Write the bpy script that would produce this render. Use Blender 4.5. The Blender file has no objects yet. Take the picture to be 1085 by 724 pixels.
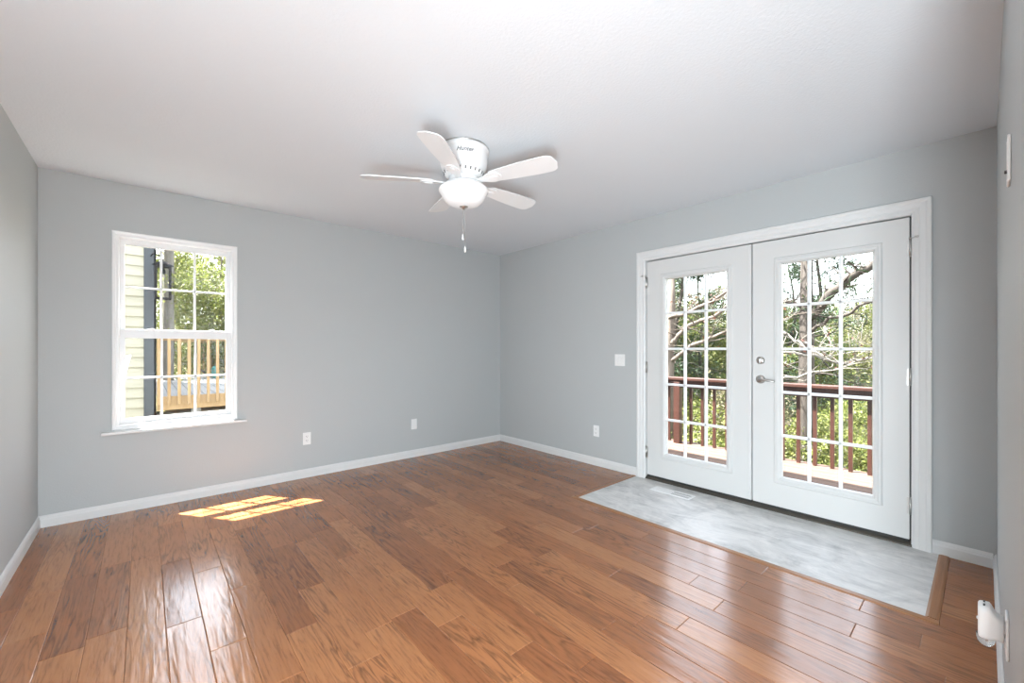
import bpy, bmesh, math, random
import numpy as np
from mathutils import Vector, Matrix

# ------------------------------------------------------------------ camera, sky, sun, fill lights, exposure
SC = bpy.context.scene
COL = SC.collection
PI = math.pi
cam_d = bpy.data.cameras.new('camera'); cam = bpy.data.objects.new('camera', cam_d); COL.objects.link(cam)
cam.location = (0, 0, 1.216)
cam.rotation_euler = (PI/2, 0, -math.atan2(0.6615, 0.75))
cam_d.sensor_width = 36; cam_d.lens = 441.5/1085*36; cam_d.shift_y = 7.2/1085
cam_d.clip_start = 0.005; cam_d.clip_end = 400
SC.camera = cam

SUN_W = 60.0
SKY_K = 1.65
FILL_TILTED_W = 320.0
FILL_UPRIGHT_W = 128.0
SC.view_settings.view_transform = 'Standard'; SC.view_settings.look = 'None'
SC.view_settings.gamma = 1; SC.view_settings.use_curve_mapping = False
SC.view_settings.exposure = 0.15

W = bpy.data.worlds.new('sky'); SC.world = W; W.use_nodes = True
wn = W.node_tree; bgn = wn.nodes['Background']
sk = wn.nodes.new('ShaderNodeTexSky'); sk.sky_type = 'NISHITA'; sk.sun_disc = False
sk.sun_elevation = math.radians(61.8); sk.air_density = 1.0; sk.dust_density = 2.0
hs = wn.nodes.new('ShaderNodeHueSaturation'); hs.inputs['Saturation'].default_value = 0.3
wn.links.new(sk.outputs[0], hs.inputs['Color']); wn.links.new(hs.outputs[0], bgn.inputs[0]); bgn.inputs[1].default_value = SKY_K

SUN_DIR = Vector((0.31, -0.437, -1.0)).normalized()
sl = bpy.data.lights.new('sun', 'SUN'); sl.energy = SUN_W; sl.angle = math.radians(0.6); sl.color = (1, 0.97, 0.93)
sun = bpy.data.objects.new('sun', sl); COL.objects.link(sun)
sun.rotation_euler = SUN_DIR.to_track_quat('-Z', 'Y').to_euler(); sun.location = (-3, 8, 14)
sk.sun_rotation = math.atan2(-SUN_DIR.x, -SUN_DIR.y)

# tilted fill light added in the unseen hall to brighten the room
hl = bpy.data.lights.new('fill_tilted_light', 'AREA'); hl.energy = FILL_TILTED_W; hl.shape = 'RECTANGLE'; hl.size = 1.4; hl.size_y = 0.8
hl.color = (0.82, 0.93, 1.0)
fill_tilted = bpy.data.objects.new('fill_tilted_light', hl); COL.objects.link(fill_tilted)
fill_tilted.location = (2.25, -1.55, 1.45); fill_tilted.rotation_euler = Vector((-0.62, 0.62, -0.38)).to_track_quat('-Z', 'Y').to_euler()

# upright fill light added out of view, aimed into the room
hw = bpy.data.lights.new('fill_upright_light', 'AREA'); hw.energy = FILL_UPRIGHT_W; hw.shape = 'RECTANGLE'; hw.size = 0.32; hw.size_y = 1.0
hw.color = (0.82, 0.93, 1.0)
fill_upright = bpy.data.objects.new('fill_upright_light', hw); COL.objects.link(fill_upright)
fill_upright.location = (-0.33, -0.25, 0.62); fill_upright.rotation_euler = Vector((0.86, 0.48, -0.22)).to_track_quat('-Z', 'Y').to_euler()

# ------------------------------------------------------------------ helpers
def setp(o, label=None, cat=None, group=None, kind=None):
    if label: o['label'] = label
    if cat: o['category'] = cat
    if group: o['group'] = group
    if kind: o['kind'] = kind
    return o

def empty(name, loc=(0, 0, 0), label=None, cat=None, group=None, kind=None):
    o = bpy.data.objects.new(name, None); COL.objects.link(o); o.location = loc; o.empty_display_size = 0.1
    return setp(o, label, cat, group, kind)

class MB:
    """collects shapes into one bmesh; coordinates are the thing's own"""
    def __init__(self): self.bm = bmesh.new()
    def _merge(self, src):
        me = bpy.data.meshes.new('tmp'); src.to_mesh(me); src.free(); self.bm.from_mesh(me); bpy.data.meshes.remove(me)
    def box(self, a, b, bev=0.0, seg=2, mat=None):
        s = bmesh.new(); bmesh.ops.create_cube(s, size=1)
        a = Vector(a); b = Vector(b); c = (a+b)/2; d = b-a
        for v in s.verts: v.co = Vector((v.co.x*d.x, v.co.y*d.y, v.co.z*d.z)) + c
        if bev > 0: bmesh.ops.bevel(s, geom=list(s.edges), offset=bev, segments=seg, affect='EDGES', profile=0.5)
        if mat is not None: bmesh.ops.transform(s, matrix=mat, verts=s.verts)
        self._merge(s); return self
    def tube(self, pts, r, n=10, cap=True):
        pts = [Vector(p) for p in pts]
        rs = r if isinstance(r, (list, tuple)) else [r]*len(pts)
        up = Vector((0.123, 0.31, 0.94)); rings = []
        for i, p in enumerate(pts):
            t = (pts[min(i+1, len(pts)-1)] - pts[max(i-1, 0)]).normalized()
            if abs(t.dot(up)) > 0.97: up = Vector((1, 0.1, 0))
            u = t.cross(up).normalized(); v = t.cross(u)
            rings.append([self.bm.verts.new(p + (u*math.cos(2*PI*k/n) + v*math.sin(2*PI*k/n))*rs[i]) for k in range(n)])
        for i in range(len(rings)-1):
            for k in range(n):
                f = self.bm.faces.new((rings[i][k], rings[i][(k+1) % n], rings[i+1][(k+1) % n], rings[i+1][k])); f.smooth = True
        if cap:
            self.bm.faces.new(rings[0][::-1]); self.bm.faces.new(rings[-1])
        return self
    def lathe(self, prof, n=48, c=(0, 0, 0), axis='z', cap=False):
        c = Vector(c); rings = []
        for (r, h) in prof:
            ring = []
            for k in range(n):
                a = 2*PI*k/n
                if axis == 'z': q = Vector((r*math.cos(a), r*math.sin(a), h))
                elif axis == 'x': q = Vector((h, r*math.cos(a), r*math.sin(a)))
                else: q = Vector((r*math.cos(a), h, r*math.sin(a)))
                ring.append(self.bm.verts.new(c+q))
            rings.append(ring)
        for i in range(len(rings)-1):
            for k in range(n):
                f = self.bm.faces.new((rings[i][k], rings[i][(k+1) % n], rings[i+1][(k+1) % n], rings[i+1][k])); f.smooth = True
        if cap:
            self.bm.faces.new(rings[0][::-1]); self.bm.faces.new(rings[-1])
        return self
    def poly(self, pts2, z0, z1, mat=None):
        """extrude an outline"""
        s = bmesh.new()
        lo = [s.verts.new((x, y, z0)) for x, y in pts2]; hi = [s.verts.new((x, y, z1)) for x, y in pts2]
        s.faces.new(lo[::-1]); s.faces.new(hi); n = len(lo)
        for k in range(n): s.faces.new((lo[k], lo[(k+1) % n], hi[(k+1) % n], hi[k]))
        if mat is not None: bmesh.ops.transform(s, matrix=mat, verts=s.verts)
        self._merge(s); return self
    def profile(self, prof, p0, p1, out, up):
        """run a closed profile [(o,u)..] straight from p0 to p1"""
        out = Vector(out); up = Vector(up); p0 = Vector(p0); p1 = Vector(p1)
        A = [self.bm.verts.new(p0 + out*o + up*u) for o, u in prof]; B = [self.bm.verts.new(p1 + out*o + up*u) for o, u in prof]
        n = len(prof)
        for k in range(n): self.bm.faces.new((A[k], A[(k+1) % n], B[(k+1) % n], B[k]))
        self.bm.faces.new(A[::-1]); self.bm.faces.new(B); return self
    def frame(self, prof, rect, plane):
        """mitred frame: prof [(w,d)] w = outward from rect edge, d = out of the plane; rect (u0,v0,u1,v1); plane maps (u,v,d)->xyz"""
        u0, v0, u1, v1 = rect; rings = []
        for (w, d) in prof:
            rings.append([self.bm.verts.new(plane(u, v, d)) for u, v in ((u0-w, v0-w), (u1+w, v0-w), (u1+w, v1+w), (u0-w, v1+w))])
        m = len(prof)
        for i in range(m):
            for k in range(4):
                self.bm.faces.new((rings[i][k], rings[i][(k+1) % 4], rings[(i+1) % m][(k+1) % 4], rings[(i+1) % m][k]))
        return self
    def quad(self, a, b, c, d):
        self.bm.faces.new([self.bm.verts.new(p) for p in (a, b, c, d)]); return self
    def build(self, name, mat, parent=None, loc=None, label=None, smooth=False, recalc=True):
        if recalc: bmesh.ops.recalc_face_normals(self.bm, faces=list(self.bm.faces))
        me = bpy.data.meshes.new(name); self.bm.to_mesh(me); self.bm.free()
        if smooth:
            for p in me.polygons: p.use_smooth = True
        o = bpy.data.objects.new(name, me); COL.objects.link(o)
        if mat: me.materials.append(mat)
        if parent: o.parent = parent
        if loc: o.location = loc
        if label: o['label'] = label
        return o

def struct(o, label=None): return setp(o, label, None, None, 'structure')

def copy_tree(o, parent=None):
    c = o.copy(); COL.objects.link(c)
    if parent: c.parent = parent
    for ch in list(o.children): copy_tree(ch, c)
    return c

# ------------------------------------------------------------------ materials
def pmat(name, col, rough=0.5, metal=0.0, spec=0.5, **kw):
    m = bpy.data.materials.new(name); m.use_nodes = True
    b = m.node_tree.nodes['Principled BSDF']
    b.inputs['Base Color'].default_value = (*col, 1); b.inputs['Roughness'].default_value = rough
    b.inputs['Metallic'].default_value = metal; b.inputs['Specular IOR Level'].default_value = spec
    for k, v in kw.items(): b.inputs[k].default_value = v
    return m
def nd(m, t, **kw):
    n = m.node_tree.nodes.new(t)
    for k, v in kw.items():
        if k in n.inputs.keys(): n.inputs[k].default_value = v
        else: setattr(n, k, v)
    return n
def ln(m, a, b): m.node_tree.links.new(a, b)
def BS(m): return m.node_tree.nodes['Principled BSDF']
def coords(m, scale=(1, 1, 1), out='Object'):
    t = nd(m, 'ShaderNodeTexCoord'); mp = nd(m, 'ShaderNodeMapping'); mp.inputs['Scale'].default_value = scale
    ln(m, t.outputs[out], mp.inputs[0]); return mp.outputs[0]
def ramp(m, fac, stops):
    r = nd(m, 'ShaderNodeValToRGB'); el = r.color_ramp.elements
    while len(el) < len(stops): el.new(0.5)
    for e, (p, c) in zip(el, stops): e.position = p; e.color = (*c, 1)
    ln(m, fac, r.inputs[0]); return r.outputs[0]
def noise(m, vec, scale, detail=4, rough=0.5, dist=0.0):
    n = nd(m, 'ShaderNodeTexNoise'); n.inputs['Scale'].default_value = scale; n.inputs['Detail'].default_value = detail
    n.inputs['Roughness'].default_value = rough; n.inputs['Distortion'].default_value = dist
    ln(m, vec, n.inputs['Vector']); return n.outputs['Fac']
def bump(m, h, strength, dist=0.01, prev=None):
    b = nd(m, 'ShaderNodeBump'); b.inputs['Strength'].default_value = strength; b.inputs['Distance'].default_value = dist
    ln(m, h, b.inputs['Height'])
    if prev is not None: ln(m, prev, b.inputs['Normal'])
    return b.outputs[0]
def paint(name, col, rough, nscale, strength, dist=0.004):
    m = pmat(name, col, rough, spec=0.3)
    c = coords(m)
    h = noise(m, c, nscale, 3, 0.55)
    ln(m, bump(m, h, strength, dist), BS(m).inputs['Normal'])
    return m

M = {}
M['wall'] = paint('grey_wall_paint', (0.475, 0.492, 0.492), 0.55, 130, 0.22)
M['ceil'] = paint('white_textured_ceiling', (0.715, 0.745, 0.775), 0.7, 75, 0.38)
M['white'] = pmat('white_trim_paint', (0.70, 0.698, 0.69), 0.4)
M['door'] = pmat('white_door_paint', (0.64, 0.637, 0.625), 0.42)
M['vinyl'] = pmat('white_vinyl', (0.83, 0.83, 0.83), 0.35)
M['fanwhite'] = pmat('white_enamel', (0.82, 0.82, 0.82), 0.3)
M['plastic'] = pmat('white_plastic', (0.82, 0.82, 0.81), 0.35)
M['slot'] = pmat('dark_slot', (0.03, 0.03, 0.03), 0.6)
M['nickel'] = pmat('satin_nickel', (0.55, 0.54, 0.52), 0.28, 1.0)
M['dark'] = pmat('dark_rubber', (0.025, 0.024, 0.022), 0.6)
M['bronze'] = pmat('dark_threshold', (0.10, 0.09, 0.075), 0.45, 0.6)
M['black'] = pmat('black_iron', (0.008, 0.008, 0.009), 0.8, spec=0.1)
M['logo'] = pmat('grey_lettering', (0.16, 0.16, 0.16), 0.5)
M['shade'] = pmat('hall_white', (0.8, 0.8, 0.79), 0.7)

def glass_mat():
    m = bpy.data.materials.new('clear_glass'); m.use_nodes = True; nt = m.node_tree
    for n in list(nt.nodes): nt.nodes.remove(n)
    out = nt.nodes.new('ShaderNodeOutputMaterial'); tr = nt.nodes.new('ShaderNodeBsdfTransparent'); gl = nt.nodes.new('ShaderNodeBsdfGlossy')
    tr.inputs[0].default_value = (0.97, 0.98, 0.975, 1); gl.inputs['Roughness'].default_value = 0.01
    fr = nt.nodes.new('ShaderNodeFresnel'); fr.inputs[0].default_value = 1.45
    mx = nt.nodes.new('ShaderNodeMixShader')
    ge = nt.nodes.new('ShaderNodeNewGeometry'); sb = nt.nodes.new('ShaderNodeMath'); sb.operation = 'SUBTRACT'; sb.inputs[0].default_value = 1.0
    ml = nt.nodes.new('ShaderNodeMath'); ml.operation = 'MULTIPLY'
    nt.links.new(ge.outputs['Backfacing'], sb.inputs[1]); nt.links.new(fr.outputs[0], ml.inputs[0]); nt.links.new(sb.outputs[0], ml.inputs[1])
    nt.links.new(ml.outputs[0], mx.inputs[0]); nt.links.new(tr.outputs[0], mx.inputs[1]); nt.links.new(gl.outputs[0], mx.inputs[2])
    nt.links.new(mx.outputs[0], out.inputs[0]); return m
M['glass'] = glass_mat()

def bowl_mat():
    m = pmat('white_opal_glass', (0.86, 0.87, 0.88), 0.25)
    b = BS(m); b.inputs['Emission Color'].default_value = (1, 0.99, 0.97, 1); b.inputs['Emission Strength'].default_value = 0.06
    return m
M['bowl'] = bowl_mat()

def floor_mat():
    m = pmat('hand_scraped_wood', (0.3, 0.12, 0.05), 0.2)
    at = nd(m, 'ShaderNodeAttribute'); at.attribute_name = 'plank'; at.attribute_type = 'GEOMETRY'
    sep = nd(m, 'ShaderNodeSeparateColor'); ln(m, at.outputs['Color'], sep.inputs[0])
    tc = nd(m, 'ShaderNodeTexCoord')
    off = nd(m, 'ShaderNodeVectorMath', operation='MULTIPLY'); off.inputs[1].default_value = (37, 53, 29)
    ln(m, at.outputs['Color'], off.inputs[0])
    add = nd(m, 'ShaderNodeVectorMath', operation='ADD'); ln(m, tc.outputs['Object'], add.inputs[0]); ln(m, off.outputs[0], add.inputs[1])
    def mp(s):
        n = nd(m, 'ShaderNodeMapping'); n.inputs['Scale'].default_value = s; ln(m, add.outputs[0], n.inputs[0]); return n.outputs[0]
    # cathedral figure: contour lines of a stretched field
    fld = noise(m, mp((8.5, 0.95, 1)), 1.0, 3, 0.45, 0.5)
    jit = noise(m, mp((70, 7, 1)), 1.0, 3, 0.6)
    mul = nd(m, 'ShaderNodeMath', operation='MULTIPLY'); mul.inputs[1].default_value = 15; ln(m, fld, mul.inputs[0])
    ja = nd(m, 'ShaderNodeMath', operation='MULTIPLY_ADD'); ja.inputs[1].default_value = 0.9; ln(m, jit, ja.inputs[0]); ln(m, mul.outputs[0], ja.inputs[2])
    fr = nd(m, 'ShaderNodeMath', operation='FRACT'); ln(m, ja.outputs[0], fr.inputs[0])
    ring0 = ramp(m, fr.outputs[0], [(0.0, (0.35, 0.35, 0.35)), (0.10, (0.62, 0.62, 0.62)), (0.35, (1, 1, 1)), (0.78, (0.92, 0.92, 0.92)), (1.0, (0.35, 0.35, 0.35))])
    # the figure is strong in places and fades out in others
    gate = ramp(m, noise(m, mp((5.0, 1.3, 1)), 1.0, 2, 0.5), [(0.40, (0, 0, 0)), (0.62, (1, 1, 1))])
    rg = nd(m, 'ShaderNodeMix', data_type='RGBA', blend_type='MIX'); ln(m, gate, rg.inputs[0]); rg.inputs[6].default_value = (0.88, 0.88, 0.88, 1); ln(m, ring0, rg.inputs[7])
    ring = rg.outputs[2]
    fine = noise(m, mp((95, 7, 1)), 1.0, 5, 0.7)
    finec = ramp(m, fine, [(0.33, (0.50, 0.46, 0.42)), (0.48, (0.92, 0.92, 0.92)), (0.7, (1.06, 1.06, 1.06))])
    blot = noise(m, mp((5, 1.8, 1)), 1.0, 4, 0.55)
    tone = nd(m, 'ShaderNodeMath', operation='MULTIPLY_ADD'); tone.inputs[1].default_value = 0.68
    ln(m, sep.outputs[0], tone.inputs[0])
    bl = nd(m, 'ShaderNodeMath', operation='MULTIPLY'); bl.inputs[1].default_value = 0.40; ln(m, blot, bl.inputs[0]); ln(m, bl.outputs[0], tone.inputs[2])
    base = ramp(m, tone.outputs[0], [(0.05, (0.25, 0.084, 0.029)), (0.5, (0.36, 0.132, 0.045)), (1.0, (0.48, 0.20, 0.075))])
    m1 = nd(m, 'ShaderNodeMix', data_type='RGBA', blend_type='MULTIPLY'); m1.inputs[0].default_value = 0.78
    ln(m, base, m1.inputs[6]); ln(m, ring, m1.inputs[7])
    m2 = nd(m, 'ShaderNodeMix', data_type='RGBA', blend_type='MULTIPLY'); m2.inputs[0].default_value = 0.75
    ln(m, m1.outputs[2], m2.inputs[6]); ln(m, finec, m2.inputs[7])
    ln(m, m2.outputs[2], BS(m).inputs['Base Color'])
    # scraped waves along the boards and open grain
    wv = noise(m, mp((30, 4.0, 1)), 1.0, 2, 0.45, 0.6)
    b1 = bump(m, wv, 0.36, 0.005)
    b2 = bump(m, fine, 0.03, 0.001, b1)
    ln(m, b2, BS(m).inputs['Normal'])
    BS(m).inputs['IOR'].default_value = 1.75
    return m
M['floor'] = floor_mat()

def wood_plain(name, stops, rough, s=(3, 60, 60), spec=0.4):
    m = pmat(name, stops[0][1], rough, spec=spec)
    n = noise(m, coords(m, s), 1.0, 4, 0.6, 0.3)
    ln(m, ramp(m, n, stops), BS(m).inputs['Base Color'])
    ln(m, bump(m, n, 0.15, 0.002), BS(m).inputs['Normal'])
    return m
M['border'] = wood_plain('oak_border', [(0.3, (0.27, 0.115, 0.048)), (0.7, (0.40, 0.19, 0.085))], 0.3, (60, 3, 60))
M['border_x'] = wood_plain('oak_border_cross', [(0.3, (0.27, 0.115, 0.048)), (0.7, (0.40, 0.19, 0.085))], 0.3, (3, 60, 60))
M['redwood'] = wood_plain('red_brown_stain', [(0.3, (0.028, 0.0090, 0.0055)), (0.7, (0.050, 0.0165, 0.0100))], 0.5, (12, 12, 2))
M['redrail'] = wood_plain('red_brown_stain_rail', [(0.3, (0.028, 0.0090, 0.0055)), (0.7, (0.050, 0.0165, 0.0100))], 0.5, (40, 2, 40))
M['deckboard'] = wood_plain('deck_board', [(0.3, (0.056, 0.034, 0.026)), (0.7, (0.092, 0.060, 0.044))], 0.6, (32.000, 1.600, 32.000), 0.2)
M['pine'] = wood_plain('pale_pine', [(0.3, (0.24, 0.155, 0.075)), (0.7, (0.33, 0.225, 0.115))], 0.6, (10, 10, 2), 0.2)
M['greydeck'] = wood_plain('weathered_grey_board', [(0.3, (0.15, 0.155, 0.16)), (0.7, (0.22, 0.225, 0.23))], 0.7, (40, 2, 40), 0.2)
M['siding'] = pmat('cream_siding', (0.72, 0.70, 0.55), 0.6, spec=0.2)
def _sid(m):
    n = noise(m, coords(m, (2, 2, 30)), 1.0, 4, 0.6)
    ln(m, ramp(m, n, [(0.3, (0.25, 0.24, 0.19)), (0.7, (0.30, 0.288, 0.23))]), BS(m).inputs['Base Color'])
_sid(M['siding'])
M['slate'] = pmat('dark_grey_trim', (0.045, 0.052, 0.06), 0.6, spec=0.2)
M['shingle'] = pmat('roof_shingle', (0.08, 0.08, 0.085), 0.9, spec=0.1)
M['concrete'] = pmat('foundation_concrete', (0.10, 0.09, 0.085), 0.9, spec=0.1)
M['ventgrey'] = pmat('vent_grey', (0.36, 0.36, 0.36), 0.5)
M['teal'] = pmat('teal_fabric', (0.01, 0.16, 0.15), 0.6)
M['lens'] = pmat('clear_lens', (0.95, 0.95, 0.95), 0.08, **{'Transmission Weight': 0.85, 'IOR': 1.3})

def tile_mat():
    m = pmat('grey_mottled_vinyl', (0.6, 0.6, 0.6), 0.42)
    c = coords(m, (1.0, 1.0, 1.0))
    n1 = noise(m, c, 2.3, 6, 0.62, 1.6)
    mp = coords(m, (5, 1.6, 1)); n2 = noise(m, mp, 2.0, 7, 0.7, 1.2)
    mx = nd(m, 'ShaderNodeMath', operation='MULTIPLY_ADD'); mx.inputs[1].default_value = 0.5
    ln(m, n1, mx.inputs[0]); h = nd(m, 'ShaderNodeMath', operation='MULTIPLY'); h.inputs[1].default_value = 0.5; ln(m, n2, h.inputs[0]); ln(m, h.outputs[0], mx.inputs[2])
    ln(m, ramp(m, mx.outputs[0], [(0.34, (0.36, 0.36, 0.36)), (0.45, (0.56, 0.555, 0.545)), (0.55, (0.71, 0.70, 0.685)), (0.66, (0.80, 0.785, 0.765))]), BS(m).inputs['Base Color'])
    return m
M['tile'] = tile_mat()

def leaf_mat(name, c1, c2, c3, trans=0.4):
    m = pmat(name, c2, 0.55, spec=0.25); nt = m.node_tree
    at = nd(m, 'ShaderNodeAttribute'); at.attribute_name = 'tone'
    colr = ramp(m, at.outputs['Fac'], [(0.1, c1), (0.5, c2), (0.9, c3)])
    ln(m, colr, BS(m).inputs['Base Color'])
    tl = nt.nodes.new('ShaderNodeBsdfTranslucent'); ln(m, colr, tl.inputs[0])
    mx = nt.nodes.new('ShaderNodeMixShader'); mx.inputs[0].default_value = trans
    ln(m, BS(m).outputs[0], mx.inputs[1]); ln(m, tl.outputs[0], mx.inputs[2])
    ln(m, mx.outputs[0], nt.nodes['Material Output'].inputs[0])
    return m
M['leaf'] = leaf_mat('spring_leaf', (0.029, 0.050, 0.010), (0.070, 0.094, 0.019), (0.128, 0.148, 0.045))
M['leaf2'] = leaf_mat('yellow_green_leaf', (0.056, 0.077, 0.015), (0.109, 0.128, 0.029), (0.183, 0.190, 0.065))
M['leaf3'] = leaf_mat('olive_leaf', (0.059, 0.062, 0.029), (0.104, 0.099, 0.050), (0.179, 0.153, 0.099))
M['needle'] = leaf_mat('pine_needle', (0.011, 0.025, 0.011), (0.022, 0.043, 0.018), (0.042, 0.069, 0.031), 0.15)
M['leafred'] = leaf_mat('reddish_bud', (0.061, 0.025, 0.020), (0.104, 0.043, 0.032), (0.143, 0.073, 0.052))
def bark_mat(name, a, b):
    m = pmat(name, a, 0.9, spec=0.1)
    n = noise(m, coords(m, (9, 9, 2)), 1.5, 5, 0.7)
    ln(m, ramp(m, n, [(0.3, a), (0.7, b)]), BS(m).inputs['Base Color'])
    ln(m, bump(m, n, 0.6, 0.02), BS(m).inputs['Normal']); return m
M['bark'] = bark_mat('grey_brown_bark', (0.06, 0.05, 0.042), (0.15, 0.125, 0.105))
M['barkpale'] = bark_mat('pale_grey_bark', (0.102, 0.093, 0.081), (0.186, 0.174, 0.156))
M['barkdark'] = bark_mat('dark_bark', (0.03, 0.026, 0.023), (0.07, 0.06, 0.052))
def ground_mat():
    m = pmat('forest_floor', (0.1, 0.08, 0.05), 0.95, spec=0.05)
    n = noise(m, coords(m), 1.6, 8, 0.7)
    ln(m, ramp(m, n, [(0.35, (0.05, 0.06, 0.02)), (0.5, (0.13, 0.10, 0.06)), (0.65, (0.11, 0.14, 0.035))]), BS(m).inputs['Base Color'])
    return m
M['ground'] = ground_mat()

# ------------------------------------------------------------------ the room
X0, X1, Y0, Y1, H = -0.54, 3.521, -0.045, 4.228, 2.44
T = 0.15
HY = -2.3          # back of the hall
OPX = 1.085         # the opening to the hall runs from the west wall to here
WX0, WX1, WZ0, WZ1 = -0.165, 0.58, 0.62, 2.07       # rough window opening
DY0, DY1, DZ = 0.285, 2.105, 2.045                  # rough door opening

def wall_with_hole(name, plane, u0, u1, hole, thick, label):
    """wall in (u,z); hole (a,b,c,d)=u0,u1,z0,z1; plane(u,z,d) -> xyz, d from 0 (room face) to thick"""
    mb = MB(); a, b, c, d = hole
    us = [u0, a, b, u1]; zs = [-0.2, c, d, H+0.16]
    for i in range(3):
        for j in range(3):
            if i == 1 and j == 1: continue
            if zs[j+1]-zs[j] < 1e-6: continue
            p = plane(us[i], zs[j], 0); q = plane(us[i+1], zs[j+1], thick)
            mb.box([min(p[k], q[k]) for k in range(3)], [max(p[k], q[k]) for k in range(3)])
    bmesh.ops.remove_doubles(mb.bm, verts=mb.bm.verts, dist=1e-5)
    # drop the inner faces between neighbouring blocks
    seen = {}
    for f in mb.bm.faces: seen.setdefault(tuple(sorted(v.index for v in f.verts)), []).append(f)
    mb.bm.verts.index_update()
    seen = {}
    for f in mb.bm.faces: seen.setdefault(tuple(sorted(v.index for v in f.verts)), []).append(f)
    dead = [f for fs in seen.values() if len(fs) > 1 for f in fs]
    bmesh.ops.delete(mb.bm, geom=dead, context='FACES')
    return struct(mb.build(name, M['wall']), label)

wall_with_hole('wall_north', lambda u, z, d: (u, Y1+d, z), X0-T, X1+T, (WX0, WX1, WZ0, WZ1), T, 'light grey wall with the double-hung window')
wall_with_hole('wall_east', lambda u, z, d: (X1+d, u, z), Y0-0.12, Y1, (DY0, DY1, -0.02, DZ), T, 'light grey wall with the white french doors')
struct(MB().box((X0-T, HY-T, -0.2), (X0, Y1, H+0.16)).build('wall_west', M['wall']), 'light grey wall at the left edge of the room')
struct(MB().box((OPX, Y0-0.12, -0.2), (X1, Y0, H+0.16), 0.012, 3).build('wall_south', M['wall']), 'light grey wall at the right edge of the photo')
struct(MB().box((X0, HY-T, -0.2), (X1+T, HY, H+0.16)).build('wall_hall', M['shade']), 'white end wall of the hall behind the camera')
struct(MB().box((X1, HY, -0.2), (X1+T, Y0-0.12, H+0.16)).build('wall_hall_side', M['shade']), 'white side wall of the hall behind the camera')
struct(MB().box((X0-T, HY-T, H), (X1+T, Y1+T, H+0.12)).build('ceiling', M['ceil']), 'white textured ceiling')
struct(MB().box((X0-T-0.4, HY-T-0.4, H+0.16), (4.44, Y1+T+0.12, H+0.30)).build('roof', M['shingle']), 'roof slab and eave above the room')
struct(MB().box((X0-T, HY-T, -0.2), (X1+T, Y1+T, -0.022)).build('floor_slab', M['dark']), 'subfloor below the boards')

# --- plank floor
TX0, TX1, TY0, TY1 = 2.655, 3.522, 0.178, 2.192      # grey inset by the doors
BW = 0.045                                           # wood border round it
def plank_floor():
    rnd = random.Random(11); vs = []; fs = []; cols = []
    PWd = 0.127; ch = 0.0026; dp = 0.0016
    def plank(x0, x1, y0, y1):
        c = (rnd.random(), rnd.random(), rnd.random())
        g = 0.0002; x0 += g; x1 -= g; y0 += g; y1 -= g
        b = len(vs)
        for z, i in ((-0.015, 0), (-dp, 0), (0, ch)):
            vs.extend([(x0+i, y0+i, z), (x1-i, y0+i, z), (x1-i, y1-i, z), (x0+i, y1-i, z)])
        fs.append((b+8, b+9, b+10, b+11)); cols.append(c)
        for lv in (0, 4):
            for k in range(4):
                fs.append((b+lv+k, b+lv+(k+1) % 4, b+lv+4+(k+1) % 4, b+lv+4+k)); cols.append(c)
    def run(x0, x1, y0, y1):
        y = y0 - rnd.random()*0.7
        while y < y1:
            L = rnd.choice([0.38, 0.5, 0.62, 0.75, 0.9, 1.05, 1.2]) + rnd.random()*0.1
            a, b2 = max(y, y0), min(y+L, y1)
            if y1 - (y+L) < 0.12: b2 = y1
            if b2 - a > 0.02: plank(x0, x1, a, b2)
            if b2 >= y1: break
            y += L
    xs = [TX0-BW - PWd*k for k in range(27)][::-1]
    xs = [x for x in xs if x > X0-0.127]
    xs[0] = max(xs[0], X0)
    right = list(xs) + [TX0-BW + PWd*k for k in range(1, 9)]
    for i in range(len(right)-1):
        a, b2 = right[i], min(right[i+1], X1)
        if a < X0: a = X0
        if b2 - a < 0.005: continue
        if b2 <= TX0-BW+1e-4: run(a, b2, HY, Y1)
        else:
            run(a, b2, HY, TY0-BW); run(a, b2, TY1+BW, Y1)
    me = bpy.data.meshes.new('floor'); me.from_pydata(vs, [], fs); me.materials.append(M['floor'])
    at = me.attributes.new('plank', 'FLOAT_COLOR', 'FACE')
    at.data.foreach_set('color', np.array([(*c, 1) for c in cols], dtype=np.float32).ravel())
    o = bpy.data.objects.new('floor', me); COL.objects.link(o)
    return struct(o, 'glossy hand-scraped brown plank floor')
plank_floor()
struct(MB().box((TX0, TY0, -0.02), (TX1+0.01, TY1, 0.001)).build('floor_inset', M['tile']), 'grey mottled vinyl floor inset before the doors')
tb = empty('trim_1', kind='structure', label='wood border strips round the grey floor inset')
def strip(prof_w, p0, p1, out): return MB().profile([(0, -0.015), (prof_w, -0.015), (prof_w, 0.001), (prof_w*0.8, 0.0042), (prof_w*0.22, 0.0048), (0, 0.0015)], p0, p1, out, (0, 0, 1))
strip(BW, (TX0, TY0-BW, 0), (TX0, TY1+BW, 0), (-1, 0, 0)).build('border_strip', M['border'], tb)
strip(BW, (TX0, TY0, 0), (X1-0.0, TY0, 0), (0, -1, 0)).build('border_strip', M['border_x'], tb)
strip(BW, (TX0, TY1, 0), (X1-0.0, TY1, 0), (0, 1, 0)).build('border_strip', M['border_x'], tb)

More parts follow.
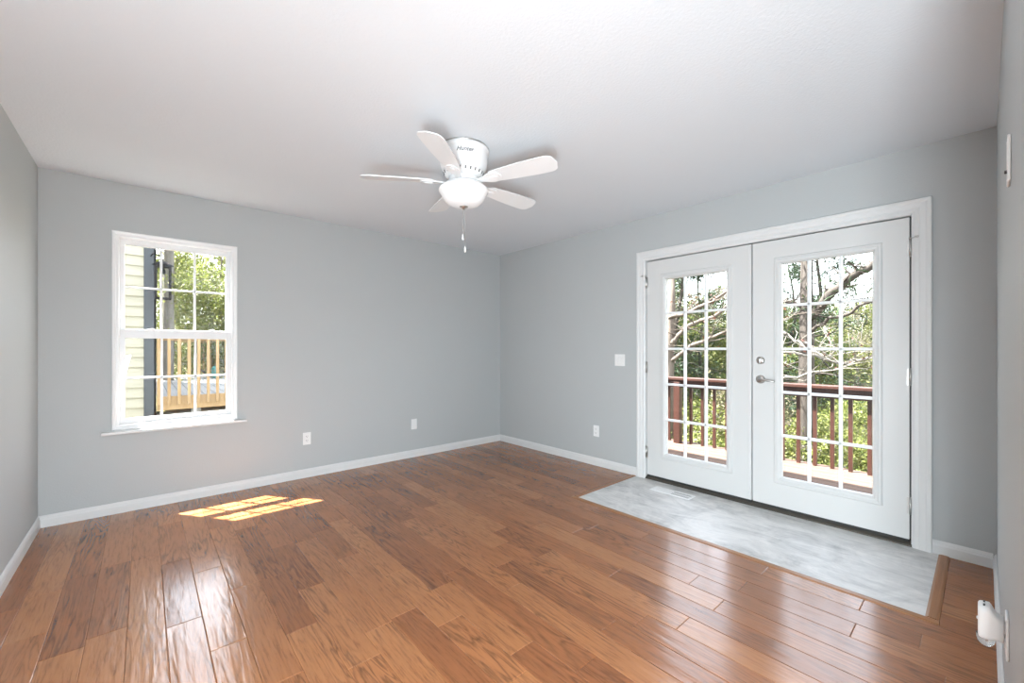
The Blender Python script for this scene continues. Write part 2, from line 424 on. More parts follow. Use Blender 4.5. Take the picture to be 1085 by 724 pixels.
# --- baseboards
BB = [(0, 0), (0.013, 0), (0.013, 0.052), (0.0105, 0.060), (0.0105, 0.066), (0.006, 0.076), (0.003, 0.080), (0, 0.080)]
def baseboard(name, p0, p1, out, label):
    struct(MB().profile(BB, p0, p1, out, (0, 0, 1)).build(name, M['white']), label)
baseboard('baseboard_north', (X0, Y1, 0), (X1, Y1, 0), (0, -1, 0), 'white baseboard under the window wall')
baseboard('baseboard_west', (X0, HY, 0), (X0, Y1-0.013, 0), (1, 0, 0), 'white baseboard on the left wall')
baseboard('baseboard_east', (X1, 2.19, 0), (X1, Y1-0.013, 0), (-1, 0, 0), 'white baseboard left of the french doors')
baseboard('baseboard_east_short', (X1, Y0+0.013, 0), (X1, 0.211, 0), (-1, 0, 0), 'short white baseboard right of the french doors')
baseboard('baseboard_south', (OPX, Y0, 0), (X1, Y0, 0), (0, 1, 0), 'white baseboard on the right wall')

hwf = empty('fill_panel', (-0.33, -0.25, 0.62), 'tall upright fill light panel added out of view in the hall behind the camera', 'light')
hwf.rotation_euler = fill_upright.rotation_euler
MB().box((-0.17, -0.52, 0.004), (0.17, 0.52, 0.03), 0.006).box((-0.02, -0.615, 0.012), (0.02, 0.45, 0.036), 0.004).build('housing', M['white'], hwf)  # housing added for the upright fill light
# --- housing added for the tilted fill light, out of view
hf = empty('fill_panel', (2.25, -1.55, 1.45), 'tilted fill light panel added out of view in the hall behind the camera', 'light')
hf.rotation_euler = fill_tilted.rotation_euler
MB().box((-0.74, -0.44, 0.004), (0.74, 0.44, 0.05), 0.008).build('housing', M['white'], hf)
MB().tube([(0, 0, 0.03), (0.0, 0.02, 0.10)], 0.03, 12).build('bracket', M['white'], hf)

# ------------------------------------------------------------------ window
def window():
    w = empty('window_1', (0, Y1, 0), 'white double-hung window with a six-pane grid in each sash', kind='structure')
    ax, bx, az, bz = -0.18, 0.595, 0.607, 2.085
    P = lambda u, v, d: Vector((u, -d, v))       # d towards the room
    # flange and jamb, stepped profile
    ix0, ix1, iz0, iz1 = -0.138, 0.553, 0.655, 2.04
    fw = 0.042
    prof = [(0, -0.13), (0, -0.004), (0.006, 0.003), (0.018, 0.003), (0.022, 0.010), (fw-0.005, 0.014), (fw, 0.010), (fw, 0.0), (0.012, 0.0), (0.012, -0.13)]
    MB().frame(prof, (ix0, iz0, ix1, iz1), P).build('window_frame', M['vinyl'], w)
    def sash(z0, z1, d, name, gx0, gx1, gz0, gz1):
        s = MB()
        pr = [(0, -0.028), (0, -0.006), (0.004, -0.001), (0.010, 0.0), (1, 0.0), (1, -0.028)]
        # four members
        s.box((ix0, -d, z0), (gx0, -d+0.03, z1), 0.002).box((gx1, -d, z0), (ix1, -d+0.03, z1), 0.002)
        s.box((gx0-0.002, -d, z0), (gx1+0.002, -d+0.03, gz0), 0.002).box((gx0-0.002, -d, gz1), (gx1+0.002, -d+0.03, z1), 0.002)
        o = s.build(name, M['vinyl'], w)
        g = MB(); mw = 0.0075
        for k in (1, 2):
            x = gx0 + (gx1-gx0)*k/3; g.box((x-mw, -d+0.008, gz0), (x+mw, -d+0.022, gz1), 0.0025)
        zc = (gz0+gz1)/2; g.box((gx0, -d+0.008, zc-mw), (gx1, -d+0.022, zc+mw), 0.0025)
        g.build('muntin_grid', M['vinyl'], o)
        MB().box((gx0-0.004, -d+0.0235, gz0-0.004), (gx1+0.004, -d+0.0265, gz1+0.004)).build('glass_pane', M['glass'], o)
        return o
    # upper sash in the outer track, lower sash in the inner
    sash(1.30, iz1, -0.052, 'upper_sash', -0.112, 0.520, 1.362, 1.998)
    lo = sash(iz0, 1.357, -0.016, 'lower_sash', -0.108, 0.520, 0.690, 1.292)
    for x in (0.04, 0.42):
        l = MB().box((x-0.022, -0.002+0.016, 1.357), (x+0.022, 0.012+0.016, 1.366), 0.003)
        l.box((x-0.006, -0.006+0.016, 1.362), (x+0.016, 0.006+0.016, 1.370), 0.002)
        l.build('sash_lock', M['vinyl'], lo)
    for x in (0.02, 0.40):
        MB().box((x-0.02, 0.006, 0.672), (x+0.02, 0.018, 0.680), 0.002).build('lift_tab', M['vinyl'], lo)
    # stool
    st = MB().box((-0.236, -0.045, 0.584), (0.661, 0.0, 0.606), 0.006, 3)
    st.box((WX0, -0.002, 0.584), (WX1, 0.14, 0.612))
    st.build('sill', M['white'], w)
    # outside trim
    MB().frame([(0, 0), (0.09, 0), (0.09, 0.02), (0, 0.02)], (ix0-0.02, iz0-0.03, ix1+0.02, iz1+0.02), lambda u, v, d: Vector((u, T+d, v))).build('outer_trim', M['vinyl'], w)
window()

# ------------------------------------------------------------------ french doors
DXF = X1                                            # room face of the door leaves
def casing():
    c = empty('trim_2', kind='structure', label='white moulded casing round the french doors')
    y0, y1, zt = 0.299, 2.092, 2.028
    pf = [(0, 0), (0, 0.010), (0.012, 0.016), (0.030, 0.013), (0.036, 0.017), (0.062, 0.019), (0.068, 0.022), (0.084, 0.022), (0.088, 0.018), (0.088, 0)]
    # mitred legs and head: run corner to corner
    mb = MB(); rings = []
    for (w, d) in pf:
        rings.append([Vector((X1-d, y1+0.006+w, 0.0)), Vector((X1-d, y1+0.006+w, zt+0.006+w)), Vector((X1-d, y0-0.006-w, zt+0.006+w)), Vector((X1-d, y0-0.006-w, 0.0))])
    R = [[mb.bm.verts.new(p) for p in r] for r in rings]; m = len(R)
    for i in range(m):
        for k in range(3): mb.bm.faces.new((R[i][k], R[i][k+1], R[(i+1) % m][k+1], R[(i+1) % m][k]))
    mb.bm.faces.new([r[0] for r in R]); mb.bm.faces.new([r[3] for r in R][::-1])
    mb.build('casing', M['white'], c)
    j = MB().box((X1-0.0005, y1+0.003, 0), (X1+T, DY1+0.0005, DZ)).box((X1-0.0005, DY0-0.0005, 0), (X1+T, y0-0.003, DZ)).box((X1-0.0005, DY0, zt+0.003), (X1+T, DY1, DZ+0.0005))
    j.box((X1+0.05, y1-0.012, 0), (X1+0.09, y1+0.004, zt)).box((X1+0.05, y0-0.004, 0), (X1+0.09, y0+0.012, zt)).box((X1+0.05, y0, zt-0.012), (X1+0.09, y1, zt+0.004))
    j.build('jamb', M['white'], c)
    ws = MB().box((X1+0.034, 1.176, 0.03), (X1+0.043, 1.200, zt)).box((X1+0.030, y1-0.010, 0.03), (X1+0.048, y1+0.002, zt)).box((X1+0.030, y0-0.002, 0.03), (X1+0.048, y0+0.010, zt)).box((X1+0.0465, y0, zt-0.012), (X1+0.0495, y1, zt+0.002))  # strips added behind the gaps so no daylight shows through
    ws.build('weatherstrip', M['dark'], c, label='dark weatherstrip added to darken the gaps round the leaves')
    t = MB().profile([(0.012, 0), (-0.16, 0), (-0.16, 0.02), (-0.045, 0.03), (-0.008, 0.022), (0.008, 0.008)], (X1, DY0, 0.0008), (X1, DY1, 0.0008), (-1, 0, 0), (0, 0, 1))
    t.build('threshold', M['bronze'], c)
casing()

def door_leaf(name, ya, yb, gy0, gy1, hinge_y, label, lock):
    """leaf from ya (small y, right in the view) to yb"""
    z0, z1, gz0, gz1 = 0.042, 2.021, 0.250, 1.852
    cy = (ya+yb)/2
    d = empty(name, (DXF, cy, 0), label, kind='structure')
    L = lambda x, y, z: (x, y-cy, z)
    s = MB(); th = 0.045; fr = 0.0
    s.box(L(0, ya, z0), L(th, gy0, z1), 0.0015).box(L(0, gy1, z0), L(th, yb, z1), 0.0015)
    s.box(L(0, gy0-0.001, z0), L(th, gy1+0.001, gz0), 0.0).box(L(0, gy0-0.001, gz1), L(th, gy1+0.001, z1), 0.0)
    s.build('door_slab', M['door'], d)
    P = lambda u, v, dd: Vector((-dd, u-cy, v))
    prof = [(-0.012, -0.018), (-0.012, -0.004), (-0.004, 0.004), (0.002, 0.010), (0.014, 0.012), (0.018, 0.008), (0.030, 0.008), (0.036, 0.003), (0.038, 0.0), (0.038, -0.002)]
    MB().frame(prof, (gy0, gz0, gy1, gz1), P).build('lite_frame', M['door'], d)
    P2 = lambda u, v, dd: Vector((th+dd, u-cy, v))
    MB().frame(prof, (gy0, gz0, gy1, gz1), P2).build('lite_frame', M['door'], d)
    g = MB(); w = 0.0095
    for k in (1, 2):
        y = gy0 + (gy1-gy0)*k/3
        g.box(L(0.008, y-w, gz0), L(0.020, y+w, gz1), 0.004).box(L(0.026, y-w, gz0), L(th-0.008, y+w, gz1), 0.004)
    for k in range(1, 5):
        z = gz0 + (gz1-gz0)*k/5
        g.box(L(0.008, gy0, z-w), L(0.020, gy1, z+w), 0.004).box(L(0.026, gy0, z-w), L(th-0.008, gy1, z+w), 0.004)
    g.build('muntin_grid', M['vinyl'], d)
    MB().box(L(0.0205, gy0-0.008, gz0-0.008), L(0.0255, gy1+0.008, gz1+0.008)).build('glass_pane', M['glass'], d)
    MB().box(L(0.006, ya+0.002, 0.024), L(th-0.004, yb-0.002, z0), 0.0).build('door_sweep', M['dark'], d)
    # hinges
    sg = 1 if hinge_y > cy else -1
    for i, hz in enumerate((0.25, 1.04, 1.83)):
        h = MB().tube([L(-0.007, hinge_y+sg*0.004, hz-0.05), L(-0.007, hinge_y+sg*0.004, hz+0.05)], 0.0068, 12)
        h.box(L(-0.0025, hinge_y-0.012, hz-0.05), L(0.002, hinge_y+0.0 , hz+0.05) if sg > 0 else L(0.002, hinge_y+0.012, hz+0.05))
        for q in (-1, 1): h.lathe([(0.0005, 0.055*q), (0.005, 0.053*q), (0.0055, 0.050*q)], 10, L(-0.007, hinge_y+sg*0.004, hz))
        ho = h.build('hinge', M['nickel'], d)
        if i == 2:
            st = MB().tube([L(-0.009, hinge_y+sg*0.004, hz+0.058), L(-0.03, hinge_y+sg*0.030, hz+0.060)], 0.003, 8)
            st.tube([L(-0.030, hinge_y+sg*0.028, hz+0.060), L(-0.036, hinge_y+sg*0.042, hz+0.060)], 0.0065, 10)
            st.tube([L(-0.007, hinge_y+sg*0.004, hz+0.052), L(-0.007, hinge_y+sg*0.004, hz+0.064)], 0.008, 10)
            st.build('hinge_stop', M['nickel'], ho)
    if lock:
        ky = 1.128
        kb = MB().lathe([(0.0005, -0.016), (0.022, -0.016), (0.027, -0.011), (0.030, -0.004), (0.030, 0.0)], 32, L(0, ky, 1.124), 'x')
        db = kb.build('deadbolt', M['nickel'], d)
        MB().box((-0.030, ky-cy-0.006, 1.124-0.017), (-0.014, ky-cy+0.006, 1.124+0.017), 0.003).build('thumb_turn', M['nickel'], db)
        lb = MB().lathe([(0.0005, -0.016), (0.024, -0.015), (0.030, -0.010), (0.033, -0.003), (0.033, 0.0)], 32, L(0, ky, 0.98), 'x').build('rose', M['nickel'], d)
        lv = MB().tube([L(-0.012, ky, 0.98), L(-0.042, ky, 0.98), L(-0.052, ky-0.008, 0.98), L(-0.055, ky-0.030, 0.979), L(-0.054, ky-0.065, 0.975), L(-0.050, ky-0.098, 0.972), L(-0.046, ky-0.112, 0.974)],
                       [0.011, 0.0105, 0.0105, 0.0095, 0.0085, 0.0075, 0.006], 14)
        lv.build('lever_handle', M['nickel'], lb)
    else:
        a = MB().box(L(-0.005, ya+0.001, z0+0.02), L(0.0, ya+0.024, z1-0.012), 0.002)
        a.build('astragal', M['door'], d)
        b = MB().box(L(-0.010, ya+0.001, z0+0.005), L(-0.0005, ya+0.022, z0+0.060), 0.002)
        b.build('flush_bolt', M['door'], d)
    return d
door_leaf('door_1', 1.1915, 2.087, 1.367, 1.911, 2.087, 'left leaf of the white french doors, without a handle', False)
door_leaf('door_2', 0.304, 1.184, 0.466, 1.002, 0.304, 'right leaf of the white french doors, with lever and deadbolt', True)

# ------------------------------------------------------------------ wall plates
def orient(o, wall, u, z):
    """plate local frame: x = right as seen from the room, z up, -y = into the room"""
    if wall == 'N': o.location = (u, Y1, z)
    elif wall == 'E': o.location = (X1, u, z); o.rotation_euler = (0, 0, -PI/2)
    elif wall == 'S': o.location = (u, Y0, z); o.rotation_euler = (0, 0, PI)
    return o
def plate(par, w=0.070, h=0.115, mat=None): return MB().box((-w/2, -0.0065, -h/2), (w/2, -0.0002, h/2), 0.003, 3).build('plate', mat or M['plastic'], par)
def screw(par, x, z): MB().lathe([(0.0005, -0.0078), (0.003, -0.0075), (0.0035, -0.006)], 12, (x, 0, z), 'y').build('screw', M['plastic'], par)
def outlet(wall, u, z, label):
    o = orient(empty('wall_outlet', label=label, cat='outlet', group='wall outlets and plates'), wall, u, z)
    plate(o)
    for s in (-1, 1):
        zc = s*0.0195
        pts = []
        for k in range(32):
            a = 2*PI*k/32; pts.append((0.0168*math.cos(a), max(-0.0135, min(0.0135, 0.0168*math.sin(a)))))
        r = MB().poly(pts, 0.006, 0.009, Matrix.Translation((0, 0, zc)) @ Matrix.Rotation(PI/2, 4, 'X')).build('receptacle', M['plastic'], o)
        q = MB()
        q.box((-0.0075, -0.0094, zc-0.001), (-0.0050, -0.0088, zc+0.008)).box((0.0050, -0.0094, zc-0.000), (0.0075, -0.0088, zc+0.007))
        q.lathe([(0.0002, -0.0094), (0.0026, -0.0094), (0.0026, -0.0088)], 12, (0, 0, zc-0.007), 'y')
        q.build('slot', M['slot'], r, label='dark socket slots')
    screw(o, 0, 0)
    return o
outlet('N', 1.148, 0.365, 'white duplex wall outlet low on the window wall, nearest the window')
outlet('E', 2.666, 0.357, 'white duplex wall outlet low on the wall left of the french doors')
bp = orient(empty('wall_plate', label='small white plate low on the window wall, nearest the room corner', cat='wall plate', group='wall outlets and plates'), 'N', 2.263, 0.367)
plate(bp); screw(bp, 0, 0.042); screw(bp, 0, -0.042)
MB().lathe([(0.0005, -0.011), (0.0035, -0.011), (0.0045, -0.0105), (0.0045, -0.006)], 16, (0, 0, 0), 'y').build('jack', M['plastic'], bp)
sw = orient(empty('light_switch', label='white two-rocker light switch left of the french doors', cat='light switch'), 'E', 2.379, 1.10)
plate(sw, 0.116, 0.116)
for x in (-0.023, 0.023):
    rk = MB().box((x-0.0165, -0.0085, -0.0335), (x+0.0165, -0.006, 0.0335), 0.001)
    rk.build('rocker_bezel', M['plastic'], sw)
    MB().box((x-0.014, -0.0125, -0.031), (x+0.014, -0.008, 0.031), 0.003, 2, Matrix.Translation((x, -0.009, 0)) @ Matrix.Rotation(0.06, 4, 'X') @ Matrix.Translation((-x, 0.009, 0))).build('rocker', M['plastic'], sw)
    screw(sw, x, 0.048); screw(sw, x, -0.048)
# high plate with a jack on the right wall
hp = orient(empty('wall_plate', label='white plate with a small dark jack high on the right wall', cat='wall plate'), 'S', 1.675, 1.70)
plate(hp, 0.072, 0.118)
MB().lathe([(0.0005, -0.011), (0.0040, -0.011), (0.0046, -0.0102), (0.0046, -0.006)], 16, (0, 0, -0.027), 'y').build('jack', M['slot'], hp, label='dark round jack')
screw(hp, 0, 0.046); screw(hp, 0, -0.050)

# outlet and plugged-in night light low on the right wall
op = outlet('S', 1.797, 0.418, 'white wall outlet low on the right wall, holding a night light')
nl = orient(empty('night_light', label='white plug-in night light low on the right wall', cat='night light'), 'S', 1.797, 0.430)
nl.location.y = Y0 + 0.0096
b = MB()
def ring_box(mb, secs, n=28):
    """loft of rounded rectangles: secs (y, cx, cz, hx, hz, r)"""
    rings = []
    for (y, cx, cz, hx, hz, r) in secs:
        ring = []
        for k in range(n):
            a = 2*PI*k/n; ca, sa = math.cos(a), math.sin(a); e = 0.35
            ring.append(mb.bm.verts.new((cx+hx*math.copysign(abs(ca)**e, ca), y, cz+hz*math.copysign(abs(sa)**e, sa))))
        rings.append(ring)
    for i in range(len(rings)-1):
        for k in range(n):
            f = mb.bm.faces.new((rings[i][k], rings[i][(k+1) % n], rings[i+1][(k+1) % n], rings[i+1][k])); f.smooth = True
    mb.bm.faces.new(rings[0]); mb.bm.faces.new(rings[-1][::-1])
    return mb
ring_box(b, [(0.0, 0, 0, 0.024, 0.032, 0), (-0.014, 0, 0.004, 0.025, 0.034, 0), (-0.022, 0, 0.010, 0.027, 0.044, 0), (-0.026, 0, 0.012, 0.028, 0.048, 0), (-0.042, 0, 0.012, 0.028, 0.046, 0), (-0.046, 0, 0.012, 0.026, 0.044, 0), (-0.048, 0, 0.012, 0.022, 0.040, 0)])
body = b.build('body', M['plastic'], nl)
v = MB()
for x in (-0.012, 0.012): v.box((x-0.005, -0.038, 0.0565), (x+0.005, -0.034, 0.0606))
v.box((-0.0287, -0.030, -0.030), (-0.0270, -0.027, 0.050))
v.build('vent_slot', M['slot'], nl, label='dark slots in the white housing')
MB().lathe([(0.0005, -0.026), (0.010, -0.024), (0.016, -0.016), (0.0185, -0.006), (0.019, 0.004)], 28, (0, -0.033, -0.034), 'z').build('lens', M['lens'], nl, label='clear lens under the white housing')
MB().lathe([(0.0005, -0.003), (0.004, -0.002), (0.005, 0.001)], 12, (0, -0.048, 0.012), 'y').build('sensor', M['plastic'], nl)

# ------------------------------------------------------------------ floor register
fg = empty('floor_register', (3.327, 1.737, 0.001), 'white metal floor vent in the grey inset by the left door', 'floor vent')
P = lambda u, v, d: Vector((u, v, d))
MB().frame([(0, -0.0), (0, 0.003), (0.004, 0.0045), (0.016, 0.003), (0.018, 0.0005), (0.018, 0.0)], (-0.045, -0.155, 0.045, 0.155), P).build('vent_frame', M['vinyl'], fg)
MB().box((-0.045, -0.155, 0.0003), (0.045, 0.155, 0.0006)).build('duct_opening', M['ventgrey'], fg, label='grey opening below the louvres')
lv = MB()
for k in range(26):
    y = -0.149 + k*0.0119
    lv.box((-0.045, y, 0.0012), (0.045, y+(0.0095 if k > 12 else 0.0035), 0.0028 if k > 12 else 0.0016))
lv.box((-0.003, -0.155, 0.001), (0.003, 0.155, 0.0032)).box((-0.045, -0.004, 0.001), (0.045, 0.004, 0.0032))
lv.build('louvre', M['vinyl'], fg)

# ------------------------------------------------------------------ ceiling fan
def ceiling_fan():
    f = empty('ceiling_fan', (1.469, 2.113, H), 'white five-blade ceiling fan with a white bowl light and pull chains', 'ceiling fan')
    MB().lathe([(0.001, -0.0005), (0.146, -0.0005), (0.149, -0.003), (0.149, -0.009), (0.146, -0.011), (0.001, -0.011)], 64).build('ceiling_ring', M['nickel'], f, label='thin grey ring against the ceiling')
    MB().lathe([(0.001, -0.011), (0.150, -0.011), (0.156, -0.016), (0.156, -0.030), (0.150, -0.036), (0.146, -0.042), (0.146, -0.085), (0.141, -0.115), (0.130, -0.137), (0.122, -0.146), (0.124, -0.151), (0.116, -0.168), (0.104, -0.178), (0.07, -0.182), (0.001, -0.182)], 64).build('motor_housing', M['fanwhite'], f)
    for k in range(24):
        a = 2*PI*k/24
        m = Matrix.Rotation(a, 4, 'Z') @ Matrix.Translation((0.1195, 0, -0.160)) @ Matrix.Rotation(0.44, 4, 'Y')
        MB().box((-0.0015, -0.0035, -0.0085), (0.0022, 0.0035, 0.0085), 0.001, 1, m).build('vent_slot', M['slot'], f)
    MB().lathe([(0.001, -0.182), (0.088, -0.182), (0.090, -0.186), (0.090, -0.217), (0.086, -0.221), (0.001, -0.221)], 48).build('blade_hub', M['fanwhite'], f)
    # light kit
    MB().lathe([(0.001, -0.2212), (0.066, -0.2212), (0.070, -0.224), (0.070, -0.232), (0.064, -0.238), (0.001, -0.238)], 40).build('light_fitter', M['fanwhite'], f)
    outer = [(0.100, -0.228), (0.104, -0.222), (0.112, -0.222), (0.122, -0.228), (0.1260, -0.234), (0.1250, -0.237), (0.1400, -0.243), (0.1490, -0.251), (0.1515, -0.259), (0.1500, -0.267), (0.1435, -0.274), (0.1425, -0.278), (0.1390, -0.284), (0.1370, -0.287), (0.1320, -0.297), (0.1220, -0.313), (0.1080, -0.329), (0.0900, -0.342), (0.0680, -0.350), (0.0420, -0.354), (0.0200, -0.3555), (0.001, -0.356)]
    inner = [(0.001, -0.3515), (0.05, -0.347), (0.088, -0.336), (0.116, -0.310), (0.132, -0.285), (0.145, -0.262), (0.136, -0.246), (0.118, -0.238), (0.100, -0.228)]
    MB().lathe(outer+inner, 64).build('bowl_shade', M['bowl'], f)
    MB().lathe([(0.001, -0.354), (0.024, -0.354), (0.026, -0.357), (0.022, -0.361), (0.011, -0.365), (0.008, -0.370), (0.004, -0.374), (0.001, -0.375)], 32).build('finial', M['nickel'], f, label='brushed nickel finial under the bowl')
    # blades
    ph = 2.56
    for k in range(5):
        a = ph + k*2*PI/5
        R = Matrix.Rotation(a, 4, 'Z') @ Matrix.Translation((0, 0, -0.210))
        pitch = Matrix.Rotation(math.radians(-12), 4, 'X')
        # outline of the blade in (x along, y across)
        r0, r1 = 0.185, 0.612
        top = []; N = 30
        for i in range(N+1):
            t = i/N; x = r0 + (r1-r0)*t
            wd = 0.046 + 0.022*math.sin(min(1, t*1.15)*PI*0.52)
            endr = 0.060
            if r1-x < endr: q = (endr-(r1-x))/endr; wd *= math.sqrt(max(0.0, 1-q**2.6))
            if x-r0 < 0.028: q = (0.028-(x-r0))/0.028; wd *= math.sqrt(max(0.0, 1-q**2))*0.45+0.55
            top.append((x, wd))
        pts = [(x, w) for x, w in top] + [(x, -w) for x, w in top[::-1]]
        cl = []
        for p in pts:
            if not cl or (abs(p[0]-cl[-1][0])+abs(p[1]-cl[-1][1])) > 1e-5: cl.append(p)
        bl = MB().poly(cl, 0.0, 0.006, R @ pitch)
        bo = bl.build('blade', M['fanwhite'], f)
        # blade iron: arm from the hub, widening to a rounded plate with a raised oval medallion
        arm = [(0.075, 0.020), (0.10, 0.017), (0.13, 0.018), (0.155, 0.026), (0.18, 0.038), (0.205, 0.042), (0.232, 0.038), (0.252, 0.026), (0.262, 0.008)]
        ap = [(x, w) for x, w in arm] + [(x, -w) for x, w in arm[::-1]]
        ir = MB().poly(ap, -0.008, -0.0005, R @ pitch)
        io = ir.build('blade_iron', M['fanwhite'], f)
        md = MB(); oval = [(0.213+0.030*math.cos(2*PI*i/28), 0.019*math.sin(2*PI*i/28)) for i in range(28)]
        md.poly(oval, -0.012, -0.008, R @ pitch)
        sc_ = [(0.213+0.024*math.cos(2*PI*i/28), 0.0135*math.sin(2*PI*i/28)) for i in range(28)]
        md.poly(sc_, -0.014, -0.012, R @ pitch)
        md.build('medallion', M['fanwhite'], io)
    # pull chains
    vdir = Vector((0.75, -0.6615, 0))
    for s, L_, nm in ((-0.006, 0.150, 0), (0.008, 0.225, 1)):
        p = vdir*s
        ch = MB(); z = -0.372
        while z > -0.372-L_:
            ch.lathe([(0.0003, 0.0022), (0.0018, 0.001), (0.0018, -0.001), (0.0003, -0.0022)], 6, (p.x, p.y, z)); z -= 0.0046
        ch.tube([(p.x, p.y, -0.365), (p.x, p.y, -0.372-L_)], 0.0007, 6)
        co = ch.build('pull_chain', M['nickel'], f, label='thin metal pull chain')
        MB().lathe([(0.0005, 0.0), (0.003, -0.001), (0.004, -0.006), (0.006, -0.020), (0.0065, -0.030), (0.005, -0.037), (0.0005, -0.038)], 16, (p.x, p.y, -0.372-L_)).build('fob', M['fanwhite'], co)
    # maker's script on the housing, facing the camera
    cu = bpy.data.curves.new('logo', 'FONT'); cu.body = 'Hunter'; cu.size = 0.034; cu.shear = 0.35; cu.align_x = 'CENTER'; cu.align_y = 'CENTER'; cu.extrude = 0.0006; cu.offset = 0.0006
    tmp = bpy.data.objects.new('tmp', cu); COL.objects.link(tmp)
    dg = bpy.context.evaluated_depsgraph_get(); me = bpy.data.meshes.new_from_object(tmp.evaluated_get(dg)); bpy.data.objects.remove(tmp)
    ang = math.atan2(-2.125, -1.455) + 0.04
    for v_ in me.vertices:        # wrap round the drum
        aa = ang + v_.co.x/0.1465; rr = 0.1466 + v_.co.z
        z_ = -0.066 + v_.co.y
        v_.co = (rr*math.cos(aa), rr*math.sin(aa), z_)
    lo = bpy.data.objects.new('logo', me); COL.objects.link(lo); lo.parent = f; me.materials.clear(); me.materials.append(M['logo']); lo['label'] = 'small dark script lettering on the white motor housing'
    # bulbs
    for k in range(2):
        a = 0.7 + PI*k
        p = (0.075*math.cos(a), 0.075*math.sin(a), -0.262)
        bm_ = MB().lathe([(0.0005, -0.02), (0.014, -0.016), (0.019, -0.004), (0.017, 0.008), (0.009, 0.02), (0.008, 0.03)], 20, p)
        bm_.build('bulb', M['bowl'], f)
ceiling_fan()

# ------------------------------------------------------------------ deck outside the doors
DKZ = -0.15
def deck():
    struct(MB().box((X1+T, -4.0, DKZ-0.25), (X1+T+0.04, 7.0, DKZ-0.035)).build('deck_ledger', M['redrail']), 'ledger under the deck')
    d = MB(); x = X1+T+0.005
    while x < 5.93:
        d.box((x, -4.0, DKZ-0.035), (x+0.138, 7.0, DKZ), 0.004, 1); x += 0.144
    struct(d.build('deck_floor', M['deckboard']), 'wooden deck boards outside the french doors')
    r = empty('deck_railing', (5.83, 1.5, DKZ), 'red-brown stained wooden deck railing outside the french doors', 'railing')
    L = lambda x, y, z: (x-5.83, y-1.5, z)
    ya, yb = -3.8, 6.8
    MB().box(L(5.755, ya, 0.905), L(5.915, yb, 0.945), 0.006).build('cap_rail', M['redrail'], r)
    MB().box(L(5.80, ya, 0.80), L(5.838, yb, 0.9045), 0.004).build('top_rail', M['redrail'], r)
    MB().box(L(5.87, ya, -0.22), L(5.91, yb, -0.001), 0.004).build('rim_board', M['redrail'], r)
    for y in (2.935, 0.935-2.0, 4.935, ):
        MB().box(L(5.745, y-0.046, 0.001), L(5.835, y+0.046, 0.9045 if False else 0.88), 0.004).build('post', M['redwood'], r)
    k = -28
    while True:
        y = 1.63 + k*0.163; k += 1
        if y > yb-0.05: break
        if y < ya+0.05: continue
        MB().box(L(5.8385, y-0.019, -0.12), L(5.8695, y+0.019, 0.9045), 0.003).build('baluster', M['redwood'], r)
deck()

# ------------------------------------------------------------------ neighbour wing, pale deck and things seen through the window
def neighbour():
    n = empty('house_wing', (0.1, 8.1, -2.6), 'cream lap-sided house wing with dark grey corner board', 'building')
    L = lambda x, y, z: (x-0.1, y-8.1, z+2.6)
    s = MB(); z = 0.22; e = 0.145
    xw0, xw1, yw = -6.5, 0.0, 8.0
    while z < 5.2:
        s.profile([(0.0, 0), (0.024, 0.0), (0.024, 0.012), (0.005, e), (0.0, e)], L(xw0, yw, z), L(xw1, yw, z), (0, -1, 0), (0, 0, 1)); z += e
    s.box(L(xw0, yw, 0.22), L(xw1+0.1, yw+4, 5.2))
    s.build('lap_siding', M['siding'], n)
    MB().box(L(-0.008, 7.965, 0.2), L(0.128, 8.02, 5.2), 0.004).box(L(0.10, 7.965, 0.2), L(0.128, 8.15, 5.2), 0.004).build('corner_board', M['slate'], n, label='dark grey corner board')
    MB().box(L(xw0, 8.03, -2.6), L(0.09, 11.9, 0.22)).build('foundation', M['concrete'], n)
    MB().box(L(xw0-0.2, 7.85, 5.2), L(0.35, 12.2, 5.36), 0.01).build('eave', M['slate'], n)
neighbour()

